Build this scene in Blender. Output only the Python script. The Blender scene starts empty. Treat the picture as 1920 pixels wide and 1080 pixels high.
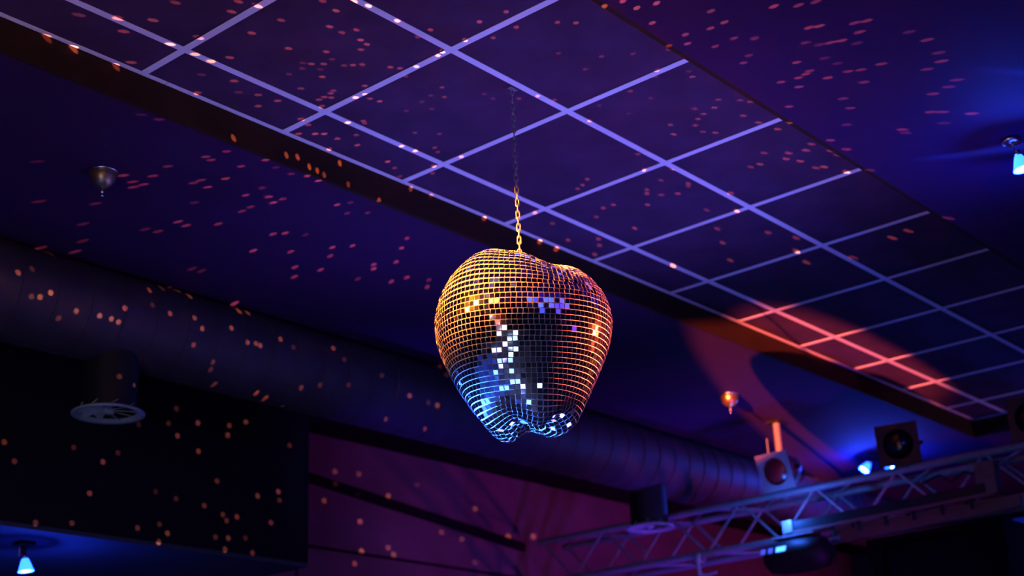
import bpy, bmesh, math, random
from mathutils import Vector, Matrix, Quaternion

random.seed(11)
scn = bpy.context.scene
col = scn.collection
PI = math.pi

# ------------------------------------------------------------------ camera
F_PX, YAW, PITCH, ROLL = 2715.64, math.radians(39.8811), math.radians(20.6811), math.radians(-2.5685)
CAM = Vector((0, 0, 1.6))
_f = Vector((math.cos(PITCH)*math.cos(YAW), math.cos(PITCH)*math.sin(YAW), math.sin(PITCH)))
_r = _f.cross(Vector((0, 0, 1))).normalized()
_u = _r.cross(_f)
RIGHT = math.cos(ROLL)*_r + math.sin(ROLL)*_u
UP = -math.sin(ROLL)*_r + math.cos(ROLL)*_u
FWD = _f
cam_data = bpy.data.cameras.new('camera')
cam_data.sensor_width = 36
cam_data.lens = F_PX/1920*36
cam_data.clip_end = 60
cam_data.dof.use_dof = True
cam_data.dof.focus_distance = 4.42
cam_data.dof.aperture_fstop = 2.4
cam = bpy.data.objects.new('camera', cam_data)
m = Matrix((RIGHT, UP, -FWD)).transposed().to_4x4()
m.translation = CAM
cam.matrix_world = m
col.objects.link(cam)
scn.camera = cam

def px_dir(x, y):
    return (RIGHT*((x-960)/F_PX) - UP*((y-540)/F_PX) + FWD).normalized()
def at_z(x, y, z): d = px_dir(x, y); return CAM + d*((z-CAM.z)/d.z)
def at_x(x, y, X): d = px_dir(x, y); return CAM + d*(X/d.x)
def at_y(x, y, Y): d = px_dir(x, y); return CAM + d*(Y/d.y)

# ------------------------------------------------------------------ world, exposure
w = bpy.data.worlds.new('dark_club'); scn.world = w; w.use_nodes = True
w.node_tree.nodes['Background'].inputs[0].default_value = (.02, .015, .09, 1)
w.node_tree.nodes['Background'].inputs[1].default_value = .05
vs = scn.view_settings
vs.view_transform = 'Standard'; vs.look = 'None'; vs.gamma = 1; vs.exposure = 0
vs.use_curve_mapping = False
scn.cycles.use_denoising = True
scn.cycles.caustics_reflective = False
scn.cycles.caustics_refractive = False
scn.cycles.max_bounces = 6

# ------------------------------------------------------------------ club lamps and added sparkle lamps
BALL = Vector((3.373, 2.779, 3.142))
TOCAM = Vector((-BALL.x, -BALL.y, 0)).normalized()
BRIGHT = Vector((-TOCAM.y, TOCAM.x, 0))            # to the right of the ball as the camera sees it
def around_ball(th, dist, dz):
    a = math.radians(th)
    return BALL + (TOCAM*math.cos(a) + BRIGHT*math.sin(a))*dist + Vector((0, 0, dz))

def lamp(name, loc, color, watts, radius=.05, aim=None, cone=None, blend=.15):
    d = bpy.data.lights.new(name, 'SPOT' if aim is not None else 'POINT')
    d.color = color; d.energy = watts; d.shadow_soft_size = radius
    o = bpy.data.objects.new(name, d); col.objects.link(o); o.location = loc
    if aim is not None:
        d.spot_size = math.radians(cone); d.spot_blend = blend
        o.rotation_euler = (Vector(aim)-Vector(loc)).to_track_quat('-Z', 'Y').to_euler()
    return o

_az, _el = math.radians(13.4), math.radians(9.0)
bd = Vector((math.cos(_el)*math.cos(_az), math.cos(_el)*math.sin(_az), math.sin(_el)))
by = Vector((-math.sin(_az), math.cos(_az), 0)); bz = bd.cross(by)
FD = 15.
fs_ = lamp('follow_spot', BALL - bd*FD, (1, .14, .055), 110000, .035, BALL + by*.013 - bz*.143, 2*math.degrees(math.atan(.493/FD)), .05)
# added mask in the lamp nodes: slanting cut across the beam's lower half
fs_.data.use_nodes = True
nt = fs_.data.node_tree; em = nt.nodes['Emission']; out = None
ge = nt.nodes.new('ShaderNodeNewGeometry')
for axis, lo, hi in ((bz+.306*by, -.07, -.015),):
    vm = nt.nodes.new('ShaderNodeVectorMath'); vm.operation = 'DOT_PRODUCT'
    nt.links.new(ge.outputs['Incoming'], vm.inputs[0]); vm.inputs[1].default_value = axis[:]
    mr = nt.nodes.new('ShaderNodeMapRange'); mr.interpolation_type = 'SMOOTHSTEP'
    nt.links.new(vm.outputs['Value'], mr.inputs[0])
    for k, v in zip((1, 2, 3, 4), (lo/FD, hi/FD, 0., 1.)): mr.inputs[k].default_value = v
    if out is None: out = mr.outputs[0]
    else:
        mm_ = nt.nodes.new('ShaderNodeMath'); mm_.operation = 'MULTIPLY'; nt.links.new(out, mm_.inputs[0]); nt.links.new(mr.outputs[0], mm_.inputs[1]); out = mm_.outputs[0]
nt.links.new(out, em.inputs['Strength'])
lamp('orange_spot', around_ball(-54, 1.9, .60), (1, .31, .012), 19000, .11, BALL+Vector((0, 0, .10)), 17, .6)
lamp('red_spot', around_ball(104, 2.6, -.15), (1, .09, .03), 46000, .11, BALL, 12.6, .35)
lamp('blue_spot', around_ball(-84, 1.9, -1.5), (.03, .15, 1), 26000, .06, BALL+Vector((0, 0, -.25)), 9, .6)
for x, y, z, c, e in ((5.6, 2.3, .4, (.20, .20, 1), 230), (7.3, 3.1, .4, (.2, .13, 1), 110), (1.8, .6, .5, (.13, .22, 1), 110), (4.4, .2, .4, (.2, .19, 1), 210),
                      (6.4, .6, .4, (.21, .15, 1), 150), (5.8, 4.9, .8, (.2, .12, 1), 60), (1.4, 2.2, .6, (.12, .22, 1), 100), (3.6, 4.6, .5, (.15, .2, 1), 40)):
    lamp('violet_wash', Vector((x, y, z)), c, e, .35, Vector((3.9, 3.05, 3.97)), 44, 1)
for x in (5.0, 7.0):
    lamp('duct_uplight', Vector((x, 4.35, 1.3)), (.08, .03, 1), 130, .1, Vector((x+.2, 4.95, 3.5)), 44, 1)
lamp('orange_glint_helper', around_ball(-30, 1.9, .60), (1, .42, .06), 4.5, .15)  # unseen lamp added only for an orange glint in the mirrors
lamp('purple_wash', Vector((6.1, 1.4, .8)), (.34, .03, .9), 300, .2, Vector((7.2, 5.0, 3.5)), 46, 1)
lamp('magenta_wash', Vector((10.4, 1.6, 1.2)), (.9, .05, .42), 260, .15, Vector((8.9, 6.2, 2.9)), 80, .9)
lamp('white_spot', Vector((9.6, -.6, 2.6)), (1, .86, .8), 46, .06, Vector((8.7, 2.9, 3.97)), 26, .9)
lamp('blue_floor_pool', Vector((.3, 4.6, 3.4)), (.03, .10, 1), 1500, .1, Vector((-.2, 5.0, 0)), 70, .6)
lamp('blue_ceiling_pool', Vector((2.45, .85, 2.9)), (.06, .08, 1), 160, .1, Vector((2.45, .85, 3.9)), 80, .8)
for th, dist, dz, e, c in ((-23, 3.6, -1.0, 14, (.9, .65, 1)), (-27, 3.3, -1.6, 9, (.7, .6, 1)), (-16, 3.9, -2.1, 7, (.5, .6, 1)),
                           (-33, 3.5, -.55, 14, (1, .7, .85)), (-12, 4.1, -1.6, 4, (.4, .75, 1)), (-44, 3.0, -2.3, 7, (.18, .3, 1)),
                           (-20, 3.4, -2.5, 4, (.35, .45, 1)), (-38, 3.3, -1.9, 6, (.4, .4, 1)), (-52, 2.6, -2.6, 8, (.10, .28, 1)),
                           (-30, 2.8, -2.5, 7, (.18, .35, 1)), (28, 2.2, .42, 3, (.08, .14, 1)), (12, 2.7, .35, 3, (.1, .16, 1)), (40, 2.4, .3, 3, (.12, .1, 1)),
                           (20, 2.5, .05, 2.5, (.06, .08, 1)), (36, 2.6, .0, 2.5, (.1, .06, 1)), (55, 2.6, -.5, 2.5, (.2, .05, 1)), (-36, 3.2, -.1, 9, (1, .6, .6))):
    lamp('sparkle_helper', around_ball(th, dist, dz), c, e*1.1, .22)  # unseen lamps added to make the mirror tiles sparkle

# ------------------------------------------------------------------ materials
def nodes_of(name):
    mt = bpy.data.materials.new(name); mt.use_nodes = True
    nt = mt.node_tree; b = nt.nodes['Principled BSDF']
    return mt, nt, b
def plain(name, c, rough=.6, metal=0., var=.15, scale=14., bump=0., bscale=60., spec=.5):
    mt, nt, b = nodes_of(name)
    tc = nt.nodes.new('ShaderNodeTexCoord')
    n = nt.nodes.new('ShaderNodeTexNoise'); n.inputs['Scale'].default_value = scale; n.inputs['Detail'].default_value = 4
    nt.links.new(tc.outputs['Object'], n.inputs['Vector'])
    r = nt.nodes.new('ShaderNodeValToRGB')
    r.color_ramp.elements[0].position = .3; r.color_ramp.elements[1].position = .7
    r.color_ramp.elements[0].color = tuple(x*(1-var) for x in c)+(1,)
    r.color_ramp.elements[1].color = tuple(min(1, x*(1+var)) for x in c)+(1,)
    nt.links.new(n.outputs['Fac'], r.inputs['Fac']); nt.links.new(r.outputs['Color'], b.inputs['Base Color'])
    b.inputs['Roughness'].default_value = rough; b.inputs['Metallic'].default_value = metal
    b.inputs['Specular IOR Level'].default_value = spec
    if bump:
        n2 = nt.nodes.new('ShaderNodeTexNoise'); n2.inputs['Scale'].default_value = bscale
        nt.links.new(tc.outputs['Object'], n2.inputs['Vector'])
        bp = nt.nodes.new('ShaderNodeBump'); bp.inputs['Strength'].default_value = bump; bp.inputs['Distance'].default_value = .002
        nt.links.new(n2.outputs['Fac'], bp.inputs['Height']); nt.links.new(bp.outputs['Normal'], b.inputs['Normal'])
    return mt
def glowing(name, c, strength, base=(.1, .2, .5)):
    mt, nt, b = nodes_of(name)
    b.inputs['Base Color'].default_value = base+(1,)
    b.inputs['Emission Color'].default_value = c+(1,); b.inputs['Emission Strength'].default_value = strength
    return mt
M = {
    'ceiling': plain('violet_painted_ceiling', (.030, .005, .056), .85, var=.10, scale=3, spec=.2),
    'tile': plain('navy_ceiling_board', (.060, .023, .072), .9, var=.22, scale=5, bump=.3, bscale=220, spec=.15),
    'bar': plain('white_enamel_bar', (.86, .72, .82), .5, var=.04, scale=9),
    'fascia': plain('dark_brown_fascia', (.024, .010, .006), .85, var=.15, scale=8, spec=.15),
    'wall': plain('plum_plaster', (.16, .10, .15), .9, var=.2, scale=3, bump=.2, bscale=40, spec=.1),
    'wall_gap': plain('black_joint', (.012, .01, .014), .9, spec=.1),
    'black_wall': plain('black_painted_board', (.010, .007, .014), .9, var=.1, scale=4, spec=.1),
    'underside': plain('blue_painted_soffit', (.06, .06, .10), .9, var=.1, scale=3, spec=.1),
    'end_wall': plain('dark_violet_wall', (.05, .035, .10), .9, var=.15, scale=2, spec=.1),
    'floor': plain('dark_floor', (.10, .10, .12), .5, var=.3, scale=3),
    'duct': plain('galvanised_duct', (.045, .03, .045), .6, .2, var=.2, scale=5),
    'black': plain('black_metal', (.010, .010, .012), .55, var=.2, spec=.2),
    'blackfab': plain('black_grille_cloth', (.004, .004, .005), .9, var=.2, scale=60, spec=.03),
    'alu': plain('scuffed_aluminium', (.22, .20, .21), .55, .2, var=.15, scale=30),
    'grey': plain('grey_enamel', (.16, .13, .14), .55, var=.15, scale=20),
    'brown': plain('dull_brown_enamel', (.11, .06, .05), .6, var=.2, scale=20),
    'gel': plain('dark_red_gel', (.22, .008, .012), .3, var=.2, scale=10),
    'lens': plain('dark_lens', (.006, .006, .008), .15, var=.1),
    'brass': plain('brass', (.55, .36, .12), .32, .9, var=.1, scale=30),
    'brass_dull': plain('aged_brass', (.30, .22, .13), .38, .9, var=.2, scale=30),
    'chrome': plain('worn_chrome', (.6, .6, .62), .25, 1., var=.1, scale=30),
    'chain': plain('steel_chain', (.35, .32, .30), .35, .9, var=.2, scale=40),
    'vane': plain('pale_grey_enamel', (.30, .34, .32), .5, var=.1, scale=30),
    'grout': plain('pale_grout', (.10, .095, .095), .7, var=.2, scale=120),
    'tile_edge': plain('ground_glass_edge', (.13, .13, .135), .4, var=.2, scale=200),
    'blue_glass': glowing('lit_blue_glass', (.004, .03, 1), 24),
    'blue_core': glowing('blue_lamp_filament', (.12, .4, 1), 60),
    'led': glowing('blue_led', (.05, .25, 1), 4),
}
mt, nt, b = nodes_of('mirror_glass')
b.inputs['Base Color'].default_value = (.86, .87, .9, 1); b.inputs['Metallic'].default_value = 1
b.inputs['Roughness'].default_value = .035
M['mirror'] = mt

# ------------------------------------------------------------------ mesh helpers
class MB:
    def __init__(s): s.v = []; s.f = []; s.mi = []; s.sm = []
    def add(s, vs_, fs_, mi=0, smooth=False):
        o = len(s.v); s.v += [tuple(v) for v in vs_]
        for f in fs_: s.f.append(tuple(o+i for i in f)); s.mi.append(mi); s.sm.append(smooth)
        return s
    def box(s, x0, x1, y0, y1, z0, z1, mat=None, mi=0):
        vs_ = [Vector((x, y, z)) for z in (z0, z1) for y in (y0, y1) for x in (x0, x1)]
        if mat is not None: vs_ = [mat @ v for v in vs_]
        return s.add(vs_, [(0, 2, 3, 1), (4, 5, 7, 6), (0, 1, 5, 4), (2, 6, 7, 3), (0, 4, 6, 2), (1, 3, 7, 5)], mi)
    def tube(s, a, b_, r0, r1=None, n=12, caps=True):
        a, b_ = Vector(a), Vector(b_); r1 = r0 if r1 is None else r1
        d = (b_-a).normalized(); x = d.orthogonal().normalized(); y = d.cross(x)
        vs_ = []
        for p, r in ((a, r0), (b_, r1)):
            for k in range(n):
                t = 2*PI*k/n; vs_.append(p + x*math.cos(t)*r + y*math.sin(t)*r)
        s.add(vs_, [(k, (k+1) % n, n+(k+1) % n, n+k) for k in range(n)], smooth=True)
        if caps: s.add(vs_, [tuple(range(n-1, -1, -1)), tuple(range(n, 2*n))])
        return s
    def path(s, pts, r, n=8, closed=False):
        pts = [Vector(p) for p in pts]; N = len(pts); vs_ = []; prev = None
        for i, p in enumerate(pts):
            q0 = pts[(i-1) % N] if (closed or i) else p; q1 = pts[(i+1) % N] if (closed or i < N-1) else p
            d = (q1-q0).normalized()
            x = d.orthogonal().normalized() if prev is None else (prev-d*prev.dot(d)).normalized()
            prev = x; y = d.cross(x)
            vs_ += [p + (x*math.cos(2*PI*k/n)+y*math.sin(2*PI*k/n))*r for k in range(n)]
        L = N if closed else N-1
        return s.add(vs_, [(i*n+k, i*n+(k+1) % n, ((i+1) % N)*n+(k+1) % n, ((i+1) % N)*n+k) for i in range(L) for k in range(n)], smooth=True)
    def lathe(s, prof, n=32, mat=None, smooth=True, closed=False):
        """prof: (radius, height) about local Z"""
        vs_ = []
        for r, z in prof:
            for k in range(n):
                v = Vector((r*math.cos(2*PI*k/n), r*math.sin(2*PI*k/n), z))
                vs_.append(mat @ v if mat is not None else v)
        L = len(prof)
        return s.add(vs_, [(i*n+k, i*n+(k+1) % n, ((i+1) % L)*n+(k+1) % n, ((i+1) % L)*n+k)
                           for i in range(L if closed else L-1) for k in range(n)], smooth=smooth)
    def build(s, name, mats, parent=None):
        me = bpy.data.meshes.new(name); me.from_pydata(s.v, [], s.f)
        for mm in (mats if isinstance(mats, (list, tuple)) else [mats]): me.materials.append(mm)
        me.polygons.foreach_set('material_index', s.mi); me.polygons.foreach_set('use_smooth', s.sm)
        bm = bmesh.new(); bm.from_mesh(me); bmesh.ops.recalc_face_normals(bm, faces=bm.faces); bm.to_mesh(me); bm.free()
        me.update()
        return link(bpy.data.objects.new(name, me), parent)
def link(o, parent=None):
    col.objects.link(o)
    if parent is not None: o.parent = parent
    return o
def tag(o, label=None, cat=None, group=None, kind=None):
    for k, v in (('label', label), ('category', cat), ('group', group), ('kind', kind)):
        if v: o[k] = v
    return o
def thing(name, loc, label, cat, group=None, rot=None):
    o = bpy.data.objects.new(name, None); o.empty_display_size = .1
    col.objects.link(o); o.location = loc
    if rot is not None: o.rotation_euler = rot
    return tag(o, label, cat, group)
def box(*a): return MB().box(*a)

# ------------------------------------------------------------------ room shell
ZL, ZC = 3.865, 3.9765                     # plain ceiling, underside of the recessed grid
HX0, HX1, HY0, HY1 = -.56, 8.86, 2.14, 3.582   # the recess
FB = .018
RX0, RX1, RY0, RY1 = -14.0, 12.0, -5.0, 8.2
s = MB()
s.box(RX0, RX1, RY0, HY0-FB, ZL, 4.3); s.box(RX0, RX1, HY1+FB, RY1, ZL, 4.3)
s.box(RX0, HX0-FB, HY0-FB, HY1+FB, ZL, 4.3); s.box(HX1+FB, RX1, HY0-FB, HY1+FB, ZL, 4.3)
ceiling = tag(s.build('ceiling', M['ceiling']), 'dark violet plaster ceiling with a long recess filled by a tile grid', kind='structure')
box(HX0-FB, HX1+FB, HY0-FB, HY1+FB, 4.08, 4.3).build('recess_top', M['fascia'], ceiling)
for n_, a in (('far', (HX0-FB, HX1+FB, HY1, HY1+FB)), ('near', (HX0-FB, HX1+FB, HY0-FB, HY0)), ('e', (HX1, HX1+FB, HY0, HY1)), ('s', (HX0-FB, HX0, HY0, HY1))):
    box(*a, ZL, 4.08).build('fascia_board', M['fascia'], ceiling)
GX0, GY0, S = 2.44188, 3.35261, .6
xs = [HX0] + [GX0+S*i for i in range(-4, 11)] + [HX1]
ys = [HY0, GY0-S, GY0, HY1]
BW = .0128
tile_mesh = {}
for i in range(len(xs)-1):
    for j in range(3):
        sx, sy = round(xs[i+1]-xs[i]-.004, 4), round(ys[j+1]-ys[j]-.004, 4)
        if (sx, sy) not in tile_mesh:
            o = box(-sx/2, sx/2, -sy/2, sy/2, 0, .016).build('ceiling_tile', M['tile'], ceiling); tile_mesh[(sx, sy)] = o.data
        else:
            o = link(bpy.data.objects.new('ceiling_tile', tile_mesh[(sx, sy)]), ceiling)
        o.location = ((xs[i]+xs[i+1])/2, (ys[j]+ys[j+1])/2, ZC+.003+random.uniform(0, .0012))
def tee(L):
    s = MB(); s.box(0, L, -BW, BW, -.002, 0); s.box(0, L, -.004, .004, 0, .035); return s
for y in ys[1:3]:
    tee(HX1-HX0).build('main_grid_bar', M['bar'], ceiling).location = (HX0, y, ZC+.002)
cross = {}
for x in xs[1:-1]:
    for j in range(3):
        y0 = ys[j]+(BW if j else 0); y1 = ys[j+1]-(BW if j < 2 else .020)
        L = round(y1-y0, 4)
        if L not in cross: o = tee(L).build('cross_grid_bar', M['bar'], ceiling); cross[L] = o.data
        else: o = link(bpy.data.objects.new('cross_grid_bar', cross[L]), ceiling)
        o.location = (x, y0, ZC+.002); o.rotation_euler = (0, 0, PI/2)
jx = at_z(310, 158, ZC).x
for a, b_ in ((HX0, jx-.0015), (jx+.0015, jx+3.0), (jx+3.003, HX1)):
    s = MB(); s.box(a, b_, HY1-.022, HY1-.001, ZC, ZC+.002); s.box(a, b_, HY1-.003, HY1-.001, ZC, ZC+.02)
    s.build('edge_angle', M['bar'], ceiling)
s = MB(); s.box(HX1-.022, HX1-.001, HY0, HY1-.022, ZC, ZC+.002); s.build('edge_angle', M['bar'], ceiling)

tag(box(RX0, RX1, RY0, RY1, -.1, 0).build('floor', M['floor']), 'dark club floor', kind='structure')
YW, YB, ZB, XB = 6.2, 5.40, 2.877, 4.80
wall_back = tag(box(XB+.02, RX1, YW, YW+.3, 0, ZL).build('wall_back', M['wall_gap']), 'purple lit back wall with shallow panels', kind='structure')
zl3 = at_y(669, 1037, YW-.02).z; xv = at_y(557, 1050, YW-.02).x
for a in ((XB+.02, RX1, zl3+.010, ZL-.002), (XB+.02, xv-.011, .05, zl3-.010), (xv+.011, 8.6, .05, zl3-.010), (8.63, RX1, .05, zl3-.010)):
    box(a[0], a[1], YW-.02, YW, a[2], a[3]).build('wall_panel', M['wall'], wall_back)
bulk = tag(box(RX0, XB, YB, RY1, ZB+.02, ZL).build('wall_left', M['black_wall']), 'black bulkhead hanging below the ceiling behind the duct', kind='structure')
box(RX0, XB, YB+.004, RY1, ZB, ZB+.02).build('soffit_board', M['underside'], bulk)
tag(box(RX0, XB+.02, RY1, RY1+.2, 0, ZL).build('wall_far', M['end_wall']), 'dark wall beneath the bulkhead', kind='structure')
tag(box(RX1, RX1+.2, RY0, YW, 0, ZL).build('wall_right', M['end_wall']), 'dark violet end wall behind the truss', kind='structure')
tag(box(RX0-.2, RX0, RY0, RY1, 0, ZL).build('wall_rear', M['end_wall']), 'dark rear wall', kind='structure')
tag(box(RX0, RX1, RY0-.2, RY0, 0, ZL).build('wall_near', M['end_wall']), 'dark side wall', kind='structure')
a, b_ = at_y(470, 858, YW-.05), at_y(985, 1026, YW-.05)
d = (b_-a).normalized(); up = Vector((0, 1, 0)).cross(d)*-1
mat = Matrix((d, Vector((0, 1, 0)), d.cross(Vector((0, 1, 0))))).transposed().to_4x4(); mat.translation = a
tag(MB().box(0, (b_-a).length, 0, .028, -.027, .027, mat).build('dark_strip', M['black_wall']), 'dark sloping strip across the purple wall', kind='structure')  # plain dark strip set at a slant across the wall

tag(box(XB+.03, RX1, 5.62, YW-.025, ZL-.022, ZL-.001).build('shade_strip', M['black_wall']), 'black strip standing for shade along the ceiling above the purple wall', kind='structure')  # shade on the ceiling behind the duct, put in as a black strip

# ------------------------------------------------------------------ ventilation duct and its two outlets
DY, DZ, DR = 4.894, 3.668, .192
duct = thing('ventilation_duct', (RX0, DY, DZ), 'fat round spiral ventilation duct running under the violet ceiling', 'duct')
PIT = .155
s = MB(); x = 0
rot = Matrix.Rotation(PI/2, 4, 'Y')
while x < RX1-RX0-PIT:
    s.lathe([(DR, x), (DR, x+PIT*.95)], 48, rot); s.lathe([(DR, x+PIT*.95), (DR+.004, x+PIT*.96), (DR+.004, x+PIT*.99), (DR, x+PIT)], 48, rot, smooth=False); x += PIT
s.build('duct_tube', M['duct'], duct)
ZO = 3.262
def outlet(x):
    ox = x-RX0; r = .112; N = 40; vv = []
    for k in range(N):
        a_ = 2*PI*k/N; yy = r*math.sin(a_)
        top = -math.sqrt(DR*DR-yy*yy)-.001
        vv += [(ox+r*math.cos(a_), yy, ZO-DZ+.012), (ox+r*math.cos(a_), yy, top)]
    t = MB().add(vv, [(2*k, 2*((k+1) % N), 2*((k+1) % N)+1, 2*k+1) for k in range(N)], smooth=True).build('outlet_neck', M['black'], duct)
    mv = Matrix.Translation((ox, 0, ZO-DZ))
    MB().lathe([(.113, .020), (.122, .016), (.144, .008), (.147, .002), (.144, -.002), (.126, .002), (.120, .008), (.110, .014)], 40, mv).build('flared_rim', M['vane'], t)
    MB().lathe([(.0, .002), (.022, .004), (.026, .012), (.026, .04), (0, .04)], 20, mv).build('hub', M['vane'], t)
    v0 = None
    for k in range(9):
        if v0 is None:
            a_ = [(.026, -.002), (.116, -.02), (.116, .028), (.026, .008)]
            o = MB().add([(r, q, .004+(q+.02)*.6) for r, q in a_]+[(r, q, .007+(q+.02)*.6) for r, q in a_],
                         [(0, 1, 2, 3), (7, 6, 5, 4), (0, 4, 5, 1), (1, 5, 6, 2), (2, 6, 7, 3), (3, 7, 4, 0)]).build('swirl_vane', M['vane'], t); v0 = o.data
        else: o = link(bpy.data.objects.new('swirl_vane', v0), t)
        o.location = (ox, 0, ZO-DZ); o.rotation_euler = (0, 0, 2*PI*k/9)
outlet(at_y(203, 776, DY).x)
outlet(at_y(1219, 991, DY).x)

# ------------------------------------------------------------------ mirror apple
ROWP = .0166; TS = .0139; TH = .0026
ctrl = [(.004, .105), (.030, .112), (.058, .140), (.085, .176), (.112, .196), (.142, .204), (.172, .198), (.204, .178), (.236, .143), (.262, .098),
        (.279, .050), (.286, .005), (.284, -.045), (.273, -.098), (.255, -.150), (.234, -.200), (.212, -.248), (.190, -.293),
        (.170, -.330), (.150, -.360), (.126, -.382), (.098, -.392), (.068, -.386), (.040, -.368), (.004, -.358)]
def catmull(P, t):
    n = len(P)-1; i = min(int(t*n), n-1); u = t*n-i
    p0, p1, p2, p3 = (Vector((*P[max(0, min(n, i+k))], 0)) for k in (-1, 0, 1, 2))
    q = .5*((2*p1)+(p2-p0)*u+(2*p0-5*p1+4*p2-p3)*u*u+(3*p1-p0-3*p2+p3)*u**3)
    return q.x, q.y
ctrl = [(r*.98, z*.885-.017) for r, z in ctrl]
dense = [catmull(ctrl, k/1200) for k in range(1201)]
acc = [0.]
for k in range(1200): acc.append(acc[-1]+math.hypot(dense[k+1][0]-dense[k][0], dense[k+1][1]-dense[k][1]))
def prof_at(sv):
    lo, hi = 0, 1200
    while hi-lo > 1:
        md = (lo+hi)//2
        if acc[md] <= sv: lo = md
        else: hi = md
    u = (sv-acc[lo])/max(1e-9, acc[hi]-acc[lo])
    return dense[lo][0]*(1-u)+dense[hi][0]*u, dense[lo][1]*(1-u)+dense[hi][1]*u
def periodic(pts):
    pts = sorted(pts)
    def f(deg):
        deg = (deg+180) % 360-180
        n = len(pts)
        for i in range(n):
            a0 = pts[i][0]; a1 = pts[(i+1) % n][0]+(360 if i == n-1 else 0)
            dd = deg if deg >= pts[0][0] else deg+360
            if a0 <= dd <= a1:
                u = (dd-a0)/(a1-a0); u = u*u*(3-2*u)
                return pts[i][1]*(1-u)+pts[(i+1) % n][1]*u
        return 0
    return f
f_top = periodic([(-160, -.6), (-115, .5), (-70, .25), (-38, 1.0), (-5, .35), (32, -1.0), (72, .35), (112, -.7), (160, .6)])
f_bot = periodic([(-142, -1), (-100, .8), (-62, -.7), (-22, .9), (18, -.8), (58, .8), (96, -.7), (128, -.6), (178, 1)])
f_body = periodic([(-150, .6), (-112, -.4), (-45, .9), (8, -1.0), (48, .9), (95, .3), (130, -.6), (165, .5)])
def sm(a, b_, x):
    u = max(0, min(1, (x-a)/(b_-a))); return u*u*(3-2*u)
def surf(sv, th):
    r, z = prof_at(sv); dg = math.degrees(th); z += .017
    wt = sm(.0, .177, z)*sm(.02, .13, r); wb = 1-sm(-.341, -.266, z); wb *= sm(.02, .09, r); wm = sm(-.32, -.09, z)*(1-sm(.04, .19, z))
    z2 = z + .019*f_top(dg)*wt + .017*f_bot(dg)*wb
    z2 += -.020*math.sin(th)*wt                         # the apple's left shoulder sits higher
    r2 = r*(1+.018*f_body(dg)*wm - .05*f_bot(dg)*(1-sm(-.327, -.177, z))*sm(.05, .12, r))
    return (TOCAM*math.cos(th)+BRIGHT*math.sin(th))*r2 + Vector((0, 0, z2-.017))
ball = thing('mirror_ball', BALL, 'apple-shaped mirror ball covered in small square mirrors, hanging from a chain', 'mirror ball')
TOT = acc[-1]
# core
nv, nu = 110, 120
vs_ = [surf(TOT*i/nv, 2*PI*k/nu) for i in range(nv+1) for k in range(nu)]
MB().add(vs_, [(i*nu+k, i*nu+(k+1) % nu, (i+1)*nu+(k+1) % nu, (i+1)*nu+k) for i in range(nv) for k in range(nu)]
         + [tuple(range(nu)), tuple(nv*nu+k for k in range(nu))], smooth=True).build('apple_core', M['grout'], ball)
# tiles
h = TS/2; e = .0006
tv = [(-h, -h, 0), (h, -h, 0), (h, h, 0), (-h, h, 0), (-h, -h, TH), (h, -h, TH), (h, h, TH), (-h, h, TH)]
tf = [(4, 5, 6, 7), (0, 1, 5, 4), (1, 2, 6, 5), (2, 3, 7, 6), (3, 0, 4, 7)]
tiles = []
nrow = int((TOT-.020)/ROWP)
rnd = random.Random(5)
for i in range(nrow):
    sv = .014+ROWP*i
    K = 240
    und = lambda t_: .0045*math.sin(2*t_+.6)*math.sin(PI*min(1, i/nrow))+.003*math.sin(3*t_+i*.05)*math.sin(PI*i/nrow)
    ring = [surf(sv+und(2*PI*k/K-PI), 2*PI*k/K - PI) for k in range(K+1)]
    ra = [0.]
    for k in range(K): ra.append(ra[-1]+(ring[k+1]-ring[k]).length)
    n = int(ra[-1]/ROWP)
    if n < 4: continue
    st = ra[-1]/n
    # count out from the front so that columns run through
    mid = ra[K//2]; ph = (mid % st)+st*.5+rnd.uniform(-.12, .12)*st
    k = 0
    arcs = sorted(((ph+st*q) % ra[-1]) for q in range(n))
    for al in arcs:
        while k < K-1 and ra[k+1] < al: k += 1
        th = -PI + 2*PI*(k+(al-ra[k])/(ra[k+1]-ra[k]))/K
        sv_ = sv+und(th)
        p = surf(sv_, th)
        du = surf(sv+und(th+.01), th+.01)-surf(sv+und(th-.01), th-.01); dv = surf(sv_+.004, th)-surf(sv_-.004, th)
        nn = dv.cross(du).normalized()
        ux = du.normalized()
        uy = nn.cross(ux)
        tiles.append((p, ux, uy, nn))
mats_ = []
for p, ux, uy, nn in tiles:
    tilt = Quaternion(ux, rnd.gauss(0, .036)) @ Quaternion(uy, rnd.gauss(0, .036)) @ Quaternion(nn, rnd.gauss(0, .035))
    rm = Matrix((tilt @ ux, tilt @ uy, tilt @ nn)).transposed().to_4x4()
    rm.translation = p - nn*.0009
    mats_.append(rm)
score = []
for k, (p, ux, uy, nn) in enumerate(tiles):
    c = CAM-(BALL+p)
    score.append((nn.dot(c.normalized())/c.length, k))
front = set(k for q, k in sorted(score, reverse=True)[:300])
tile_data = None; rest = MB()
for k, rm in enumerate(mats_):
    if k in front:
        if tile_data is None:
            o = MB()
            o.add(tv, tf[:1], 0); o.add(tv, tf[1:], 1)
            o = o.build('mirror_tile', [M['mirror'], M['tile_edge']], ball); tile_data = o.data
        else: o = link(bpy.data.objects.new('mirror_tile', tile_data), ball)
        o.matrix_local = rm
    else:
        vv = [rm @ Vector(v) for v in tv]
        rest.add(vv, tf[:1], 0); rest.add(vv, tf[1:], 1)
tag(rest.build('mirror_tile_field', [M['mirror'], M['tile_edge']], ball), kind='stuff')
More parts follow.
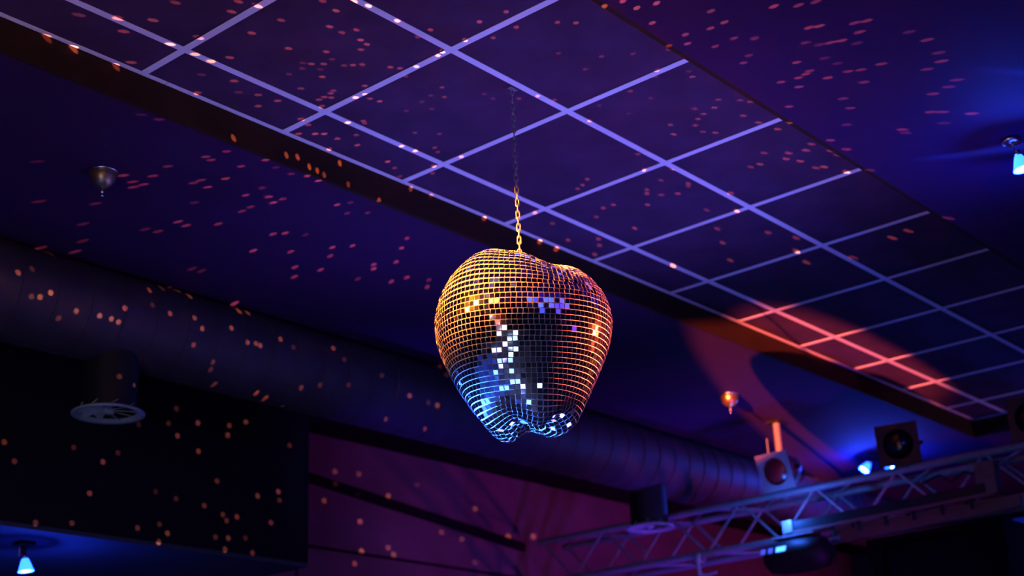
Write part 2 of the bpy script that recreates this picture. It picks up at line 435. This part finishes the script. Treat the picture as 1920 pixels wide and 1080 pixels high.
# ring bolt in the stem hollow
MB().tube((0, 0, .08), (0, 0, .18), .005, n=10).build('stem_bolt', M['chain'], ball)
MB().path([(0, .012*math.cos(2*PI*k/20), 192e-3+.012*math.sin(2*PI*k/20)) for k in range(20)], .003, closed=True).build('eye_ring', M['chain'], ball)

# chain
CTOP = ZC
chain = thing('chain', (BALL.x, BALL.y, CTOP), 'thin steel chain hanging from the tile grid down to the mirror apple', 'chain')
LP = .0225; LR = .0021; LW = .0055; LH = .0145
lp = []
for k in range(24):
    t = 2*PI*k/24; lp.append((LW*math.cos(t), 0, (LH-LW)*(1 if math.sin(t) >= 0 else -1)+LW*math.sin(t)))
bot = BALL.z+.202; nl = int((CTOP-.03-bot)/LP)+1; link_data = None
for k in range(nl):
    if link_data is None: o = MB().path(lp, LR, 6, True).build('chain_link', M['chain'], chain); link_data = o.data
    else: o = link(bpy.data.objects.new('chain_link', link_data), chain)
    o.location = (0, 0, bot-CTOP+LP*k+.004); o.rotation_euler = (rnd.uniform(-.05, .05), rnd.uniform(-.05, .05), (k % 2)*PI/2+.6+rnd.uniform(-.15, .15))
MB().box(-.016, .022, -.008, .008, -.004, .003).build('hook_plate', M['chain'], chain)
MB().path([(0, .006*math.cos(t), -.018+.012*math.sin(t)) for t in [2*PI*q/16 for q in range(16)]], .002, 6, True).build('hook', M['chain'], chain)

# ------------------------------------------------------------------ brass ceiling fittings
def fitting(px, py, mat, label, scale=1.):
    p = at_z(px, py, ZL)
    t = thing('ceiling_sprinkler', p, label, 'ceiling fitting', 'brass fittings on the violet ceiling')
    k = scale
    MB().lathe([(.0, 0), (.052*k, 0), (.054*k, -.003*k), (.052*k, -.006*k), (.046*k, -.007*k), (.044*k, -.004*k)], 32).build('ceiling_rose', M['chrome'], t)
    MB().lathe([(.044*k, -.003*k), (.045*k, -.018*k), (.041*k, -.034*k), (.033*k, -.048*k), (.021*k, -.058*k), (.009*k, -.063*k), (.006*k, -.066*k), (0, -.066*k)], 32).build('dome', mat, t)
    MB().lathe([(.006*k, -.064*k), (.005*k, -.074*k), (.0075*k, -.077*k), (.0075*k, -.081*k), (.004*k, -.084*k), (.004*k, -.09*k), (.006*k, -.092*k), (.006*k, -.096*k), (0, -.097*k)], 16).build('tip', M['chrome'], t)
    return t
fitting(194, 322, M['brass_dull'], 'dull brass domed ceiling fitting above the black bulkhead')
fitting(1367, 740, M['brass'], 'small brass domed ceiling fitting lit orange beside the hanging pole', 1.1)

# ------------------------------------------------------------------ small blue ceiling spotlights
def spot_head(parent, root, dirv, size=1., glow=14.):
    """a lit glass reflector lamp: thin metal arm end at root, cone opening along dirv"""
    q = Vector(dirv).to_track_quat('Z', 'Y').to_matrix().to_4x4(); q.translation = Vector(root)
    k = size
    hd = MB().lathe([(0, -.004*k), (.011*k, -.004*k), (.012*k, .016*k), (0.0, .016*k)], 16, q).build('lamp_socket', M['chrome'], parent)
    g = MB().lathe([(.011*k, .012*k), (.016*k, .022*k), (.026*k, .052*k), (.030*k, .062*k), (.028*k, .062*k), (.014*k, .024*k)], 24, q).build('glass_shade', M['blue_glass'], parent)
    MB().lathe([(0, .040*k), (.012*k, .042*k), (.020*k, .056*k), (.012*k, .062*k), (0, .064*k)], 16, q).build('bulb', M['blue_core'], g)
    gl = lamp('spotlight_glow', Vector(), (.015, .06, 1), glow, .012); gl.parent = parent; gl.location = q @ Vector((0, 0, .080*k))
    return hd
# single lamp at the right
p = at_z(1895, 262, ZL)
t = thing('ceiling_spotlight', p, 'bright blue single ceiling spotlight with a steel rose on the plain ceiling', 'spotlight')
MB().lathe([(0, 0), (.034, 0), (.036, -.008), (.030, -.016), (0, -.018)], 28).build('ceiling_rose', M['chrome'], t)
MB().tube((.0, 0, -.014), (.006, -.012, -.06), .003, n=8).build('stem', M['chrome'], t)
spot_head(t, (.006, -.012, -.052), (.05, -.12, -1), 1.15, 26.)
# twin lamp behind the truss
p = at_z(1641, 851, ZL)
t = thing('ceiling_spotlight', p, 'twin blue ceiling spotlight with two lit heads above the truss', 'spotlight')
MB().lathe([(0, 0), (.060, 0), (.062, -.010), (.055, -.018), (0, -.018)], 28).build('ceiling_rose', M['black'], t)
MB().tube((0, 0, -.015), (0, 0, -.050), .006, n=8).build('stem', M['black'], t)
for sgn_, dd in ((-1, (-.55, .55, -.9)), (1, (.35, -.75, -.8))):
    a_ = Vector((.026*sgn_, -.030*sgn_, -.050))
    ar = MB().path([(0, 0, -.046), a_*.6+Vector((0, 0, -.012)), a_], .004, 8).build('arm', M['chrome'], t)
    spot_head(t, a_, dd, 1.25, 24.)
# lamp under the bulkhead
p = at_z(46, 1016, ZB)
t = thing('ceiling_spotlight', p, 'small blue spotlight hanging under the black bulkhead', 'spotlight')
MB().box(-.035, .035, -.035, .035, -.016, 0).build('ceiling_rose', M['black'], t)
MB().tube((0, 0, -.012), (0, 0, -.055), .010, n=10).build('stem', M['black'], t)
MB().tube((-.016, .012, -.012), (-.014, .012, -.06), .002, n=8).build('rod', M['chrome'], t)
spot_head(t, (.004, -.004, -.058), (.10, -.10, -1), 1.15)

# ------------------------------------------------------------------ lighting truss
TX, TW, TZ, TY0, TY1 = 7.25, .26, 3.361, .6, 5.93
CR = .021
truss = thing('lighting_truss', (TX+TW/2, (TY0+TY1)/2, TZ-TW-CR), 'long aluminium box truss carrying stage lights before the purple wall', 'truss')
truss_inv = -Vector(truss.location)
def tp(x, y, z): return Vector((x, y, z))+truss_inv
for cx, cz in ((TX, TZ), (TX+TW, TZ), (TX, TZ-TW), (TX+TW, TZ-TW)):
    MB().tube(tp(cx, TY0, cz), tp(cx, TY1, cz), CR, n=14).build('chord', M['alu'], truss)
HP = .25; nb = int((TY1-TY0)/HP)
faces = [((TX, TZ), (TX, TZ-TW)), ((TX+TW, TZ), (TX+TW, TZ-TW)), ((TX, TZ), (TX+TW, TZ)), ((TX, TZ-TW), (TX+TW, TZ-TW))]
for fi, (c0, c1) in enumerate(faces):
    for k in range(nb):
        ca, cb = (c0, c1) if (k+fi // 2) % 2 == 0 else (c1, c0)
        y0 = TY1-.03-k*HP
        MB().tube(tp(ca[0], y0, ca[1]), tp(cb[0], y0-HP, cb[1]), .0085, n=8, caps=False).build('brace', M['alu'], truss)
# tower under its end
tw = thing('truss_tower', (TX+TW/2, TY1-.13, 0), 'dark upright truss tower holding the far end of the box truss', 'tower')
for sx in (-1, 1):
    for sy in (-1, 1):
        MB().tube((sx*.11, sy*.11, 0), (sx*.11, sy*.11, TZ-TW-CR), .02, n=12).build('upright', M['black'], tw)
for k in range(11):
    for sx, sy in ((-1, 0), (0, -1)):
        f_ = 1 if k % 2 else -1
        z0 = .15+k*.26
        a_ = Vector((-.11, f_*.11, z0)) if sx else Vector((f_*.11, -.11, z0)); b2 = Vector((-.11, -f_*.11, z0+.26)) if sx else Vector((-f_*.11, -.11, z0+.26))
        MB().tube(a_, b2, .008, n=8, caps=False).build('brace', M['black'], tw)
MB().box(-.2, .2, -.2, .2, 0, .012).build('base_plate', M['black'], tw)
# drop pole from the ceiling
pp = at_z(1446, 768, ZL)
pole = thing('hanging_pole', (TX+TW, at_x(1456, 800, TX+TW).y, ZL), 'golden lit metal pole dropping from the ceiling to the truss', 'pole')
Lp = ZL-TZ-CR
MB().tube((0, 0, 0), (0, 0, -Lp), .021, n=16).build('tube', M['alu'], pole)
MB().tube((-.035, .055, -.10), (-.035, .055, -Lp), .004, n=8).build('safety_wire', M['alu'], pole)
MB().box(-.045, .045, -.045, .045, -.012, 0).build('ceiling_plate', M['black'], pole)

# ------------------------------------------------------------------ stage spotlights
def par_can(pos, az, el, label, gel, mat, size=1., drop=None):
    dv = Vector((math.cos(el)*math.cos(az), math.cos(el)*math.sin(az), math.sin(el)))
    t = thing('stage_spotlight', pos, label, 'spotlight', 'stage spotlights on the truss')
    x = dv; y = Vector((0, 0, 1)).cross(x).normalized(); z = x.cross(y)
    # local Z of the lathe = beam direction
    q = Matrix((y, z, x)).transposed().to_4x4(); k = size
    MB().lathe([(0, -.20*k), (.040*k, -.20*k), (.058*k, -.185*k), (.070*k, -.14*k), (.086*k, -.10*k), (.090*k, 0), (.086*k, 0), (.083*k, -.09*k)], 32, q).build('housing', mat, t)
    hs = .108*k; rr = .078*k; N = 32; vv = []
    for zz in (.004*k, .010*k):
        for kk in range(N):
            a_ = 2*PI*kk/N; c_, s_ = math.cos(a_), math.sin(a_)
            vv.append(q @ Vector((rr*c_, rr*s_, zz)))
        for kk in range(N):
            a_ = 2*PI*kk/N; c_, s_ = math.cos(a_), math.sin(a_); g = hs/max(abs(c_), abs(s_))
            vv.append(q @ Vector((g*c_, g*s_, zz)))
    fs = []
    for kk in range(N):
        n2 = (kk+1) % N
        fs += [(kk, n2, N+n2, N+kk), (2*N+kk, 3*N+kk, 3*N+n2, 2*N+n2), (N+kk, N+n2, 3*N+n2, 3*N+kk), (kk, 2*N+kk, 2*N+n2, n2)]
    MB().add(vv, fs).build('colour_frame', mat, t)
    MB().lathe([(0, -.012*k), (rr*1.04, -.008*k), (rr*1.04, -.004*k), (0, -.007*k)], 32, q).build('lens', gel, t)
    # yoke: two straps meeting at the clamp
    piv = -.07*k; tie = Vector((TX, pos.y+x.y*piv, TZ+CR+.004))-pos
    for sg in (-1, 1):
        a_ = q @ Vector((sg*.100*k, 0, piv))
        MB().path([a_, a_.lerp(tie, .5)+y*sg*.035, tie+y*sg*.03, tie], .006*k, 8).build('yoke_arm', mat, t)
        MB().tube(a_-y*sg*.012, a_+y*sg*.016, .012*k, n=12).build('pivot_knob', M['black'], t)
    MB().path([q @ Vector((0, .02, -.19*k)), q @ Vector((0, .0, -.26*k)), q @ Vector((0, -.06*k, -.28*k)), q @ Vector((0, -.09*k, -.22*k))], .005, 8).build('cable', M['black'], t)
    return t
par_can(at_x(1455, 884, TX-.13), math.radians(176), math.radians(-16), 'grey stage spotlight with a dark red lens at the foot of the hanging pole', M['gel'], M['grey'], 1.0, -.10)
par_can(at_x(1684, 833, TX-.05), math.radians(196), math.radians(-8), 'black stage spotlight with a dark round lens beside the twin blue lamp', M['lens'], M['black'], 1.05, -.12)
par_can(at_x(1934, 783, TX-.02), math.radians(192), math.radians(-6), 'dark stage spotlight on the truss past the brown electrical box', M['lens'], M['black'], 1.05, -.12)

# ------------------------------------------------------------------ things hung on the truss
# scanner with blue lit top
p = at_x(1497, 1042, TX-.16)
t = thing('moving_head', p, 'black rounded moving light with a blue glowing panel under the truss', 'moving light')
MB().lathe([(0, .205), (.05, .20), (.088, .17), (.100, .10), (.104, 0), (.100, -.10), (.085, -.165), (.05, -.195), (0, -.20)], 32, Matrix.Rotation(PI/2, 4, 'X') @ Matrix.Diagonal((1, .92, 1, 1))).build('housing', M['black'], t)
for y0, w_, h_, mt_ in ((.05, .062, .036, 'led'), (.118, .026, .030, 'blue_dim'), (.165, .026, .026, 'blue_dim')):
    if mt_ not in M: M[mt_] = glowing('dim_violet_led', (.10, .12, .8), .5)
    q = MB(); N = 5
    for a0 in (0,):
        vs2 = []
        for rr in (.100, .107):
            for ang in [math.radians(12+k*18/N*1.0) for k in range(N+1)]:
                for yy in (y0-w_/2, y0+w_/2): vs2.append((-rr*math.cos(ang)*.96, yy, rr*math.sin(ang)*.90))
        n2 = 2*(N+1); fs = []
        for k in range(N): fs += [(2*k, 2*k+1, 2*k+3, 2*k+2), (n2+2*k, n2+2*k+2, n2+2*k+3, n2+2*k+1), (2*k, 2*k+2, n2+2*k+2, n2+2*k), (2*k+1, n2+2*k+1, n2+2*k+3, 2*k+3)]
        fs += [(0, n2, n2+1, 1), (n2-2, n2-1, 2*n2-1, 2*n2-2)]
        q.add(vs2, fs)
    q.build('display_panel', M[mt_], t)
for yy in (-.09, .09):
    MB().path([(.06, yy, .085), (.09, yy, .11), (.12, yy*.8, .10)], .008, 8).build('hook_arm', M['alu'], t)
MB().box(-.05, .05, -.13, .13, .101, .113).build('mounting_plate', M['alu'], t)
MB().path([(.02, -.19, .0), (.0, -.23, .02), (-.02, -.24, -.08), (-.01, -.20, -.12)], .005, 8).build('cable', M['black'], t)
lamp('scanner_glow', Vector(p)+Vector((-.09, .02, .215)), (.03, .14, 1), 9, .02)
# clamp block at the end of the bar
p0, p1 = at_x(1480, 989, TX-.15), at_x(1866, 912, TX-.15)
t = thing('lighting_bar', p0, 'long straight black bar with a flat lower rail along the truss front', 'bar')
L = p1-p0
dq = L.normalized(); mat = Matrix((dq, Vector((1, 0, 0)) - dq*dq.x, dq.cross(Vector((1, 0, 0))))).transposed().to_4x4()
MB().box(0, L.length, -.022, .022, -.024, .024, mat).build('bar', M['black'], t)
MB().box(.02, L.length, -.02, .02, -.040, -.026, mat).build('lower_rail', M['brown'], t)
for xx in (.002, L.length-.01):
    MB().box(xx-.03, xx+.03, -.03, .03, -.034, .034, mat).build('end_clamp', M['alu'] if xx < .1 else M['brown'], t)
for k in range(6):
    MB().box(.25+k*.16, .27+k*.16, -.004, .004, -.09, -.038, mat).build('hanger', M['black'], t)
# flat cable tray under the bar
p0, p1 = at_x(1570, 1006, TX-.035), at_x(1915, 938, TX-.035)
t = thing('cable_tray', p0, 'dull brown flat rail hung below the black bar on the truss', 'rail')
L = p1-p0; dq = L.normalized(); mat = Matrix((dq, Vector((1, 0, 0)) - dq*dq.x, dq.cross(Vector((1, 0, 0))))).transposed().to_4x4()
MB().box(.02, L.length, -.012, .012, -.03, .03, mat).build('rail', M['brown'], t)
for k in range(4):
    MB().tube(mat @ Vector((.1+k*.33, 0, .03)), mat @ Vector((.1+k*.33, .01, .085)), .006, n=8).build('hanger', M['black'], t)
# junction box
p = at_x(1853, 898, TX-.08)
t = thing('junction_box', p, 'dull brown electrical box fixed to the truss above the black bar', 'electrical box')
MB().box(-.03, .03, -.055, .055, -.085, .085).build('case', M['brown'], t)
MB().box(-.036, -.03, -.05, .05, -.08, .08).build('cover', M['brown'], t)
for k in (-1, 1): MB().tube((-.04, k*.04, k*.07), (-.035, k*.04, k*.07), .005, n=8).build('screw', M['alu'], t)
MB().path([(0, .055, .03), (0, .12, .06), (0, .2, .02), (0, .26, .07), (0, .36, .04)], .006, 8).build('cable', M['black'], t)
# white hook clamp on the lower chord
p = at_x(1312, 1046, TX)
t = thing('hook_clamp', p, 'pale steel hook clamp on the lower truss chord beside the moving light', 'clamp')
MB().lathe([(.024, -.02), (.031, -.02), (.031, .02), (.024, .02)], 20, Matrix.Rotation(PI/2, 4, 'X'), closed=True).build('collar', M['vane'], t)
MB().tube((-.028, 0, -.01), (-.03, -.012, -.11), .011, n=10).build('bolt', M['vane'], t)
MB().path([(-.03, -.012, -.10), (-.03, -.06, -.112), (-.03, -.13, -.105)], .007, 8).build('bracket', M['vane'], t)
# big loudspeaker
p = at_x(1755, 1082, TX+.1)
t = thing('loudspeaker', (TX+.30, p.y, TZ-TW-CR-.055), 'large black loudspeaker cabinet hung under the truss beside the end wall', 'loudspeaker')
yl, yr = at_x(1622, 1000, TX+.02).y-p.y, at_x(1884, 1000, TX+.02).y-p.y
q = MB(); H = .62
vv = []
for z_, sh in ((0, 0), (-.10, 0.0), (-H, .12)):
    for x_ in (-.28, .28):
        vv += [(x_, yl-sh*.9, z_), (x_, yr+sh*.1, z_)]
q.add(vv, [(0, 1, 3, 2), (0, 4, 5, 1), (2, 3, 7, 6), (0, 2, 6, 4), (1, 5, 7, 3), (4, 8, 9, 5), (6, 7, 11, 10), (4, 6, 10, 8), (5, 9, 11, 7), (8, 10, 11, 9)])
q.build('cabinet', M['blackfab'], t)
MB().box(-.295, -.28, yr+.07, yl-.12, -H+.06, -.06).build('grille', M['blackfab'], t)
for yy in (yl*.6, yr*.6):
    MB().box(-.03, .03, yy-.02, yy+.02, -.002, .054).build('rigging_lug', M['black'], t)
# blue unit on the right
p = at_x(1890, 1018, 9.2)
t = thing('ventilation_unit', p, 'dark blue box with a black rectangular opening behind the loudspeaker', 'cabinet')
ya = at_x(1800, 1018, 9.2).y-p.y; yb_ = at_x(2010, 1018, 9.2).y-p.y
za = at_x(1870, 978, 9.2).z-p.z; zb_ = at_x(1890, 1068, 9.2).z-p.z
M['unit'] = plain('dark_blue_enamel', (.02, .03, .10), .5, var=.1)
MB().box(0, .5, yb_, ya, zb_, za).build('case', M['unit'], t)
MB().box(-.012, 0, at_x(2000, 1018, 9.2).y-p.y, at_x(1875, 1018, 9.2).y-p.y, zb_+.09, za-.08).build('opening', M['blackfab'], t)
MB().box(-.02, .0, yb_, ya, zb_-.02, zb_+.012).build('lower_flange', M['brown'], t)
lamp('stage_blue', Vector((8.5, 2.6, 3.05)), (.05, .08, 1), 9, .05)

# ------------------------------------------------------------------ added spotlights standing in for dots reflected by the mirrors
DOTS = """148,28,4 222,35,6 287,38,6 329,5,5 232,59,6 87,70,5 137,90,9 217,124,6 246,117,6 319,83,9 366,102,6 396,115,7 447,3,6 434,22,6 472,62,6 373,71,6 431,108,6 439,152,6
370,174,5 378,140,3 447,173,3 438,259,8 298,224,3 265,215,2 484,12,8 605,2,6 630,20,7 527,38,6 618,50,7 641,61,6 668,56,7 676,75,8 688,83,7 677,93,6 541,91,7 612,97,6
568,118,3 584,120,6 607,120,6 645,123,4 662,122,6 679,121,5 600,130,3 542,139,3 604,144,7 564,166,5 623,111,3 567,128,3 732,126,6 750,128,6 760,143,5 781,125,9 821,104,9
830,98,9 664,3,9 691,11,9 745,39,9 807,56,7 783,69,5 872,76,8 899,41,7 949,22,6 925,71,5 829,164,5 808,179,4 833,182,5 791,191,3 762,208,3 810,204,3 908,176,3 924,185,3
684,161,6 625,170,5 620,175,6 608,182,6 621,183,6 598,187,6 667,183,9 685,177,7 694,185,6 712,190,7 603,199,6 521,189,6 484,178,5 484,199,6 564,223,6 578,234,6 560,251,7
591,251,9 608,251,9 633,260,7 652,230,9 681,227,7 684,231,5 668,253,5 778,249,4 824,251,4 968,51,6 1045,42,6 1080,43,7 1133,12,8 1168,2,8 1194,15,8 1231,6,8 1223,43,7
1333,21,5 1358,42,6 1332,53,6 1285,65,6 1289,82,6 1376,72,5 1415,72,5 1341,87,5 1254,86,5 1254,93,4 1404,104,4 1394,118,5 1047,100,4 1128,106,4 1187,101,4 1097,130,4
1232,131,4 1291,134,3 1298,144,6 1229,144,4 1182,171,5 1221,184,3 1124,198,3 1180,213,3 973,185,5 1040,187,5 1106,227,6 1347,187,5 1388,188,5 1407,191,6 1302,204,5
1339,202,6 1319,214,6 1309,223,6 1304,235,6 1257,234,6 1318,247,5 1263,252,7 1341,249,6 1394,217,6 1422,230,6 1008,180,5 1451,12,7 1497,10,5 1530,3,5 1517,52,6 1536,49,6
1603,43,5 1625,39,5 1612,60,5 1705,60,3 1511,80,5 1557,80,6 1578,76,6 1536,84,3 1607,81,3 1738,75,5 1760,99,4 1546,109,3 1494,117,6 1570,119,3 1652,120,5 1590,134,5
1614,131,5 1518,133,5 1511,139,6 1497,146,6 1552,146,6 1464,154,6 1498,163,6 1620,154,5 1765,115,5 1738,130,4 1794,150,4 1779,163,4 1749,176,5 1581,185,5 1480,200,6
1594,203,5 1745,210,5 1767,210,5 1822,213,6 1587,234,4 1692,243,6 1698,249,4 1770,231,3 1478,231,7 1458,242,7 1557,263,6 1521,270,6 70,303,2 231,329,6 249,341,5 269,346,5
250,351,5 287,330,5 315,312,4 386,294,5 396,300,5 425,284,5 452,312,6 423,335,7 363,343,5 377,338,5 389,351,6 365,380,3 461,366,7 454,396,5 470,388,5 334,416,6 349,423,6
409,420,6 272,430,3 296,434,4 179,382,3 73,378,3 156,420,3 155,452,3 475,470,8 360,504,3 378,508,3 537,291,8 558,295,9 580,313,9 595,320,9 608,328,6 637,306,9 653,346,6
498,300,7 517,314,3 546,326,4 576,330,8 597,339,9 492,352,4 504,369,7 513,380,8 530,373,6 632,384,8 657,380,4 651,400,4 689,399,4 711,376,8 512,439,7 535,437,8 573,440,3
623,464,8 661,461,8 545,472,7 619,480,6 701,496,8 701,504,8 753,465,8 763,447,7 743,491,8 553,501,7 601,506,7 552,519,7 734,528,8 763,520,8 804,525,5 801,538,7 671,523,4
617,279,6 670,272,7 753,274,8 779,283,9 727,303,9 740,315,5 749,331,4 811,325,5 813,311,7 865,294,7 815,277,5 821,285,5 908,409,8 770,354,6 808,366,5 1196,289,5 1207,319,8
1260,318,6 1239,338,5 1213,356,6 1213,363,6 1290,344,6 1291,349,6 1240,365,6 1271,363,6 1101,336,6 1092,347,6 1083,354,5 1131,390,6 1150,384,6 1118,407,5 1214,384,6
1190,428,7 1325,394,5 1381,396,8 1345,429,6 1355,455,6 1369,488,6 1370,362,7 1407,313,6 1425,308,7 1433,287,6 1036,419,5 1065,450,6 1122,448,6 1124,460,6 1115,477,6
1012,453,9 1043,467,9 1262,498,9 1440,436,6 1003,399,5 1479,287,7 1511,282,7 1474,298,7 1501,302,7 1530,315,6 1545,313,7 1558,283,7 1571,291,5 1587,280,6 1588,322,8
1631,319,4 1493,446,6 1494,471,8 1512,492,6 1600,483,5 1673,446,6 1703,433,6 1778,409,4 34,511,7 60,504,3 59,556,3 75,557,6 95,549,8 143,583,6 110,597,4 187,592,7
209,598,7 222,604,7 234,578,8 280,544,8 303,540,4 329,543,4 355,555,8 319,588,8 365,596,7 379,616,8 434,615,8 440,569,9 448,583,9 464,586,9 286,572,3 363,647,6 465,642,8
480,644,8 488,648,9 399,679,5 395,693,4 76,465,4 90,474,4 141,472,4 526,636,8 625,653,8 565,727,6 600,722,4 646,674,3 716,704,3 654,722,3 768,742,8 820,760,8 803,755,3
824,689,3 837,703,3 550,651,3 543,835,5 629,855,7 732,877,8 628,884,4 629,907,7 673,889,4 728,930,7 671,927,3 522,922,9 524,938,5 608,939,5 508,980,7 675,978,7 678,1034,9
665,1057,6 728,1027,5 738,1040,6 828,998,5 866,1011,5 891,954,6 953,1006,8 1000,1006,8 890,1055,4 483,930,8 782,908,3 8,829,7 27,865,6 89,750,5 224,706,8 168,925,8
193,866,8 221,849,4 138,839,4 67,980,6 135,981,6 258,990,6 298,1016,7 314,1000,8 299,983,4 292,922,3 330,935,4 383,948,6 333,817,8 371,793,8 372,846,8 390,762,7 415,772,7
430,798,7 427,816,8 461,791,8 331,766,4 296,743,4 407,902,6 418,965,6 444,969,8 425,976,6 404,1007,5 428,1009,7 460,1009,4 422,1030,7 316,794,4 260,796,3 429,1075,8"""
bpy.context.view_layer.update()
dg = bpy.context.evaluated_depsgraph_get()
DOT_GAIN = 48.
for k, q in enumerate(DOTS.split()):
    x, y, inten = map(float, q.split(','))
    d = px_dir(x, y)
    ok, hit, nrm, idx, ob, _ = scn.ray_cast(dg, CAM, d)
    if not ok: continue
    dv = hit-BALL; D = dv.length; dv.normalize()
    src = BALL + dv*.40   # just clear of the mirrors
    D -= .40
    ld = bpy.data.lights.new('glint_stand_in', 'SPOT')
    dia = .0135+.0042*D
    want = 2*math.atan(dia*.5*1.35/D)
    ld.spot_size = max(want, math.radians(1.0)); ld.spot_blend = .75
    sc = min(1., math.tan(want/2)/math.tan(ld.spot_size/2))
    ld.shadow_soft_size = 0
    r = (x*7.13+y*3.7) % 1
    ld.color = (1, .20+.10*r, .07+.10*((x*.37+y*1.9) % 1))
    near = {'ceiling_tile': 2.6, 'main_grid_bar': 2.2, 'cross_grid_bar': 2.2, 'edge_angle': 2.2, 'ceiling': 4.5, 'fascia_board': 6, 'duct_tube': 2.2, 'wall_left': 4.0}.get(ob.name.split('.')[0], 1.)
    ld.energy = DOT_GAIN*near*(inten/6)**1.6*D**2/max(.15, abs(nrm.dot(dv)))**.5
    o = link(bpy.data.objects.new('glint_stand_in', ld), ball)
    o.location = src-BALL; o.rotation_euler = dv.to_track_quat('-Z', 'Y').to_euler(); o.scale = (sc, sc, 1)
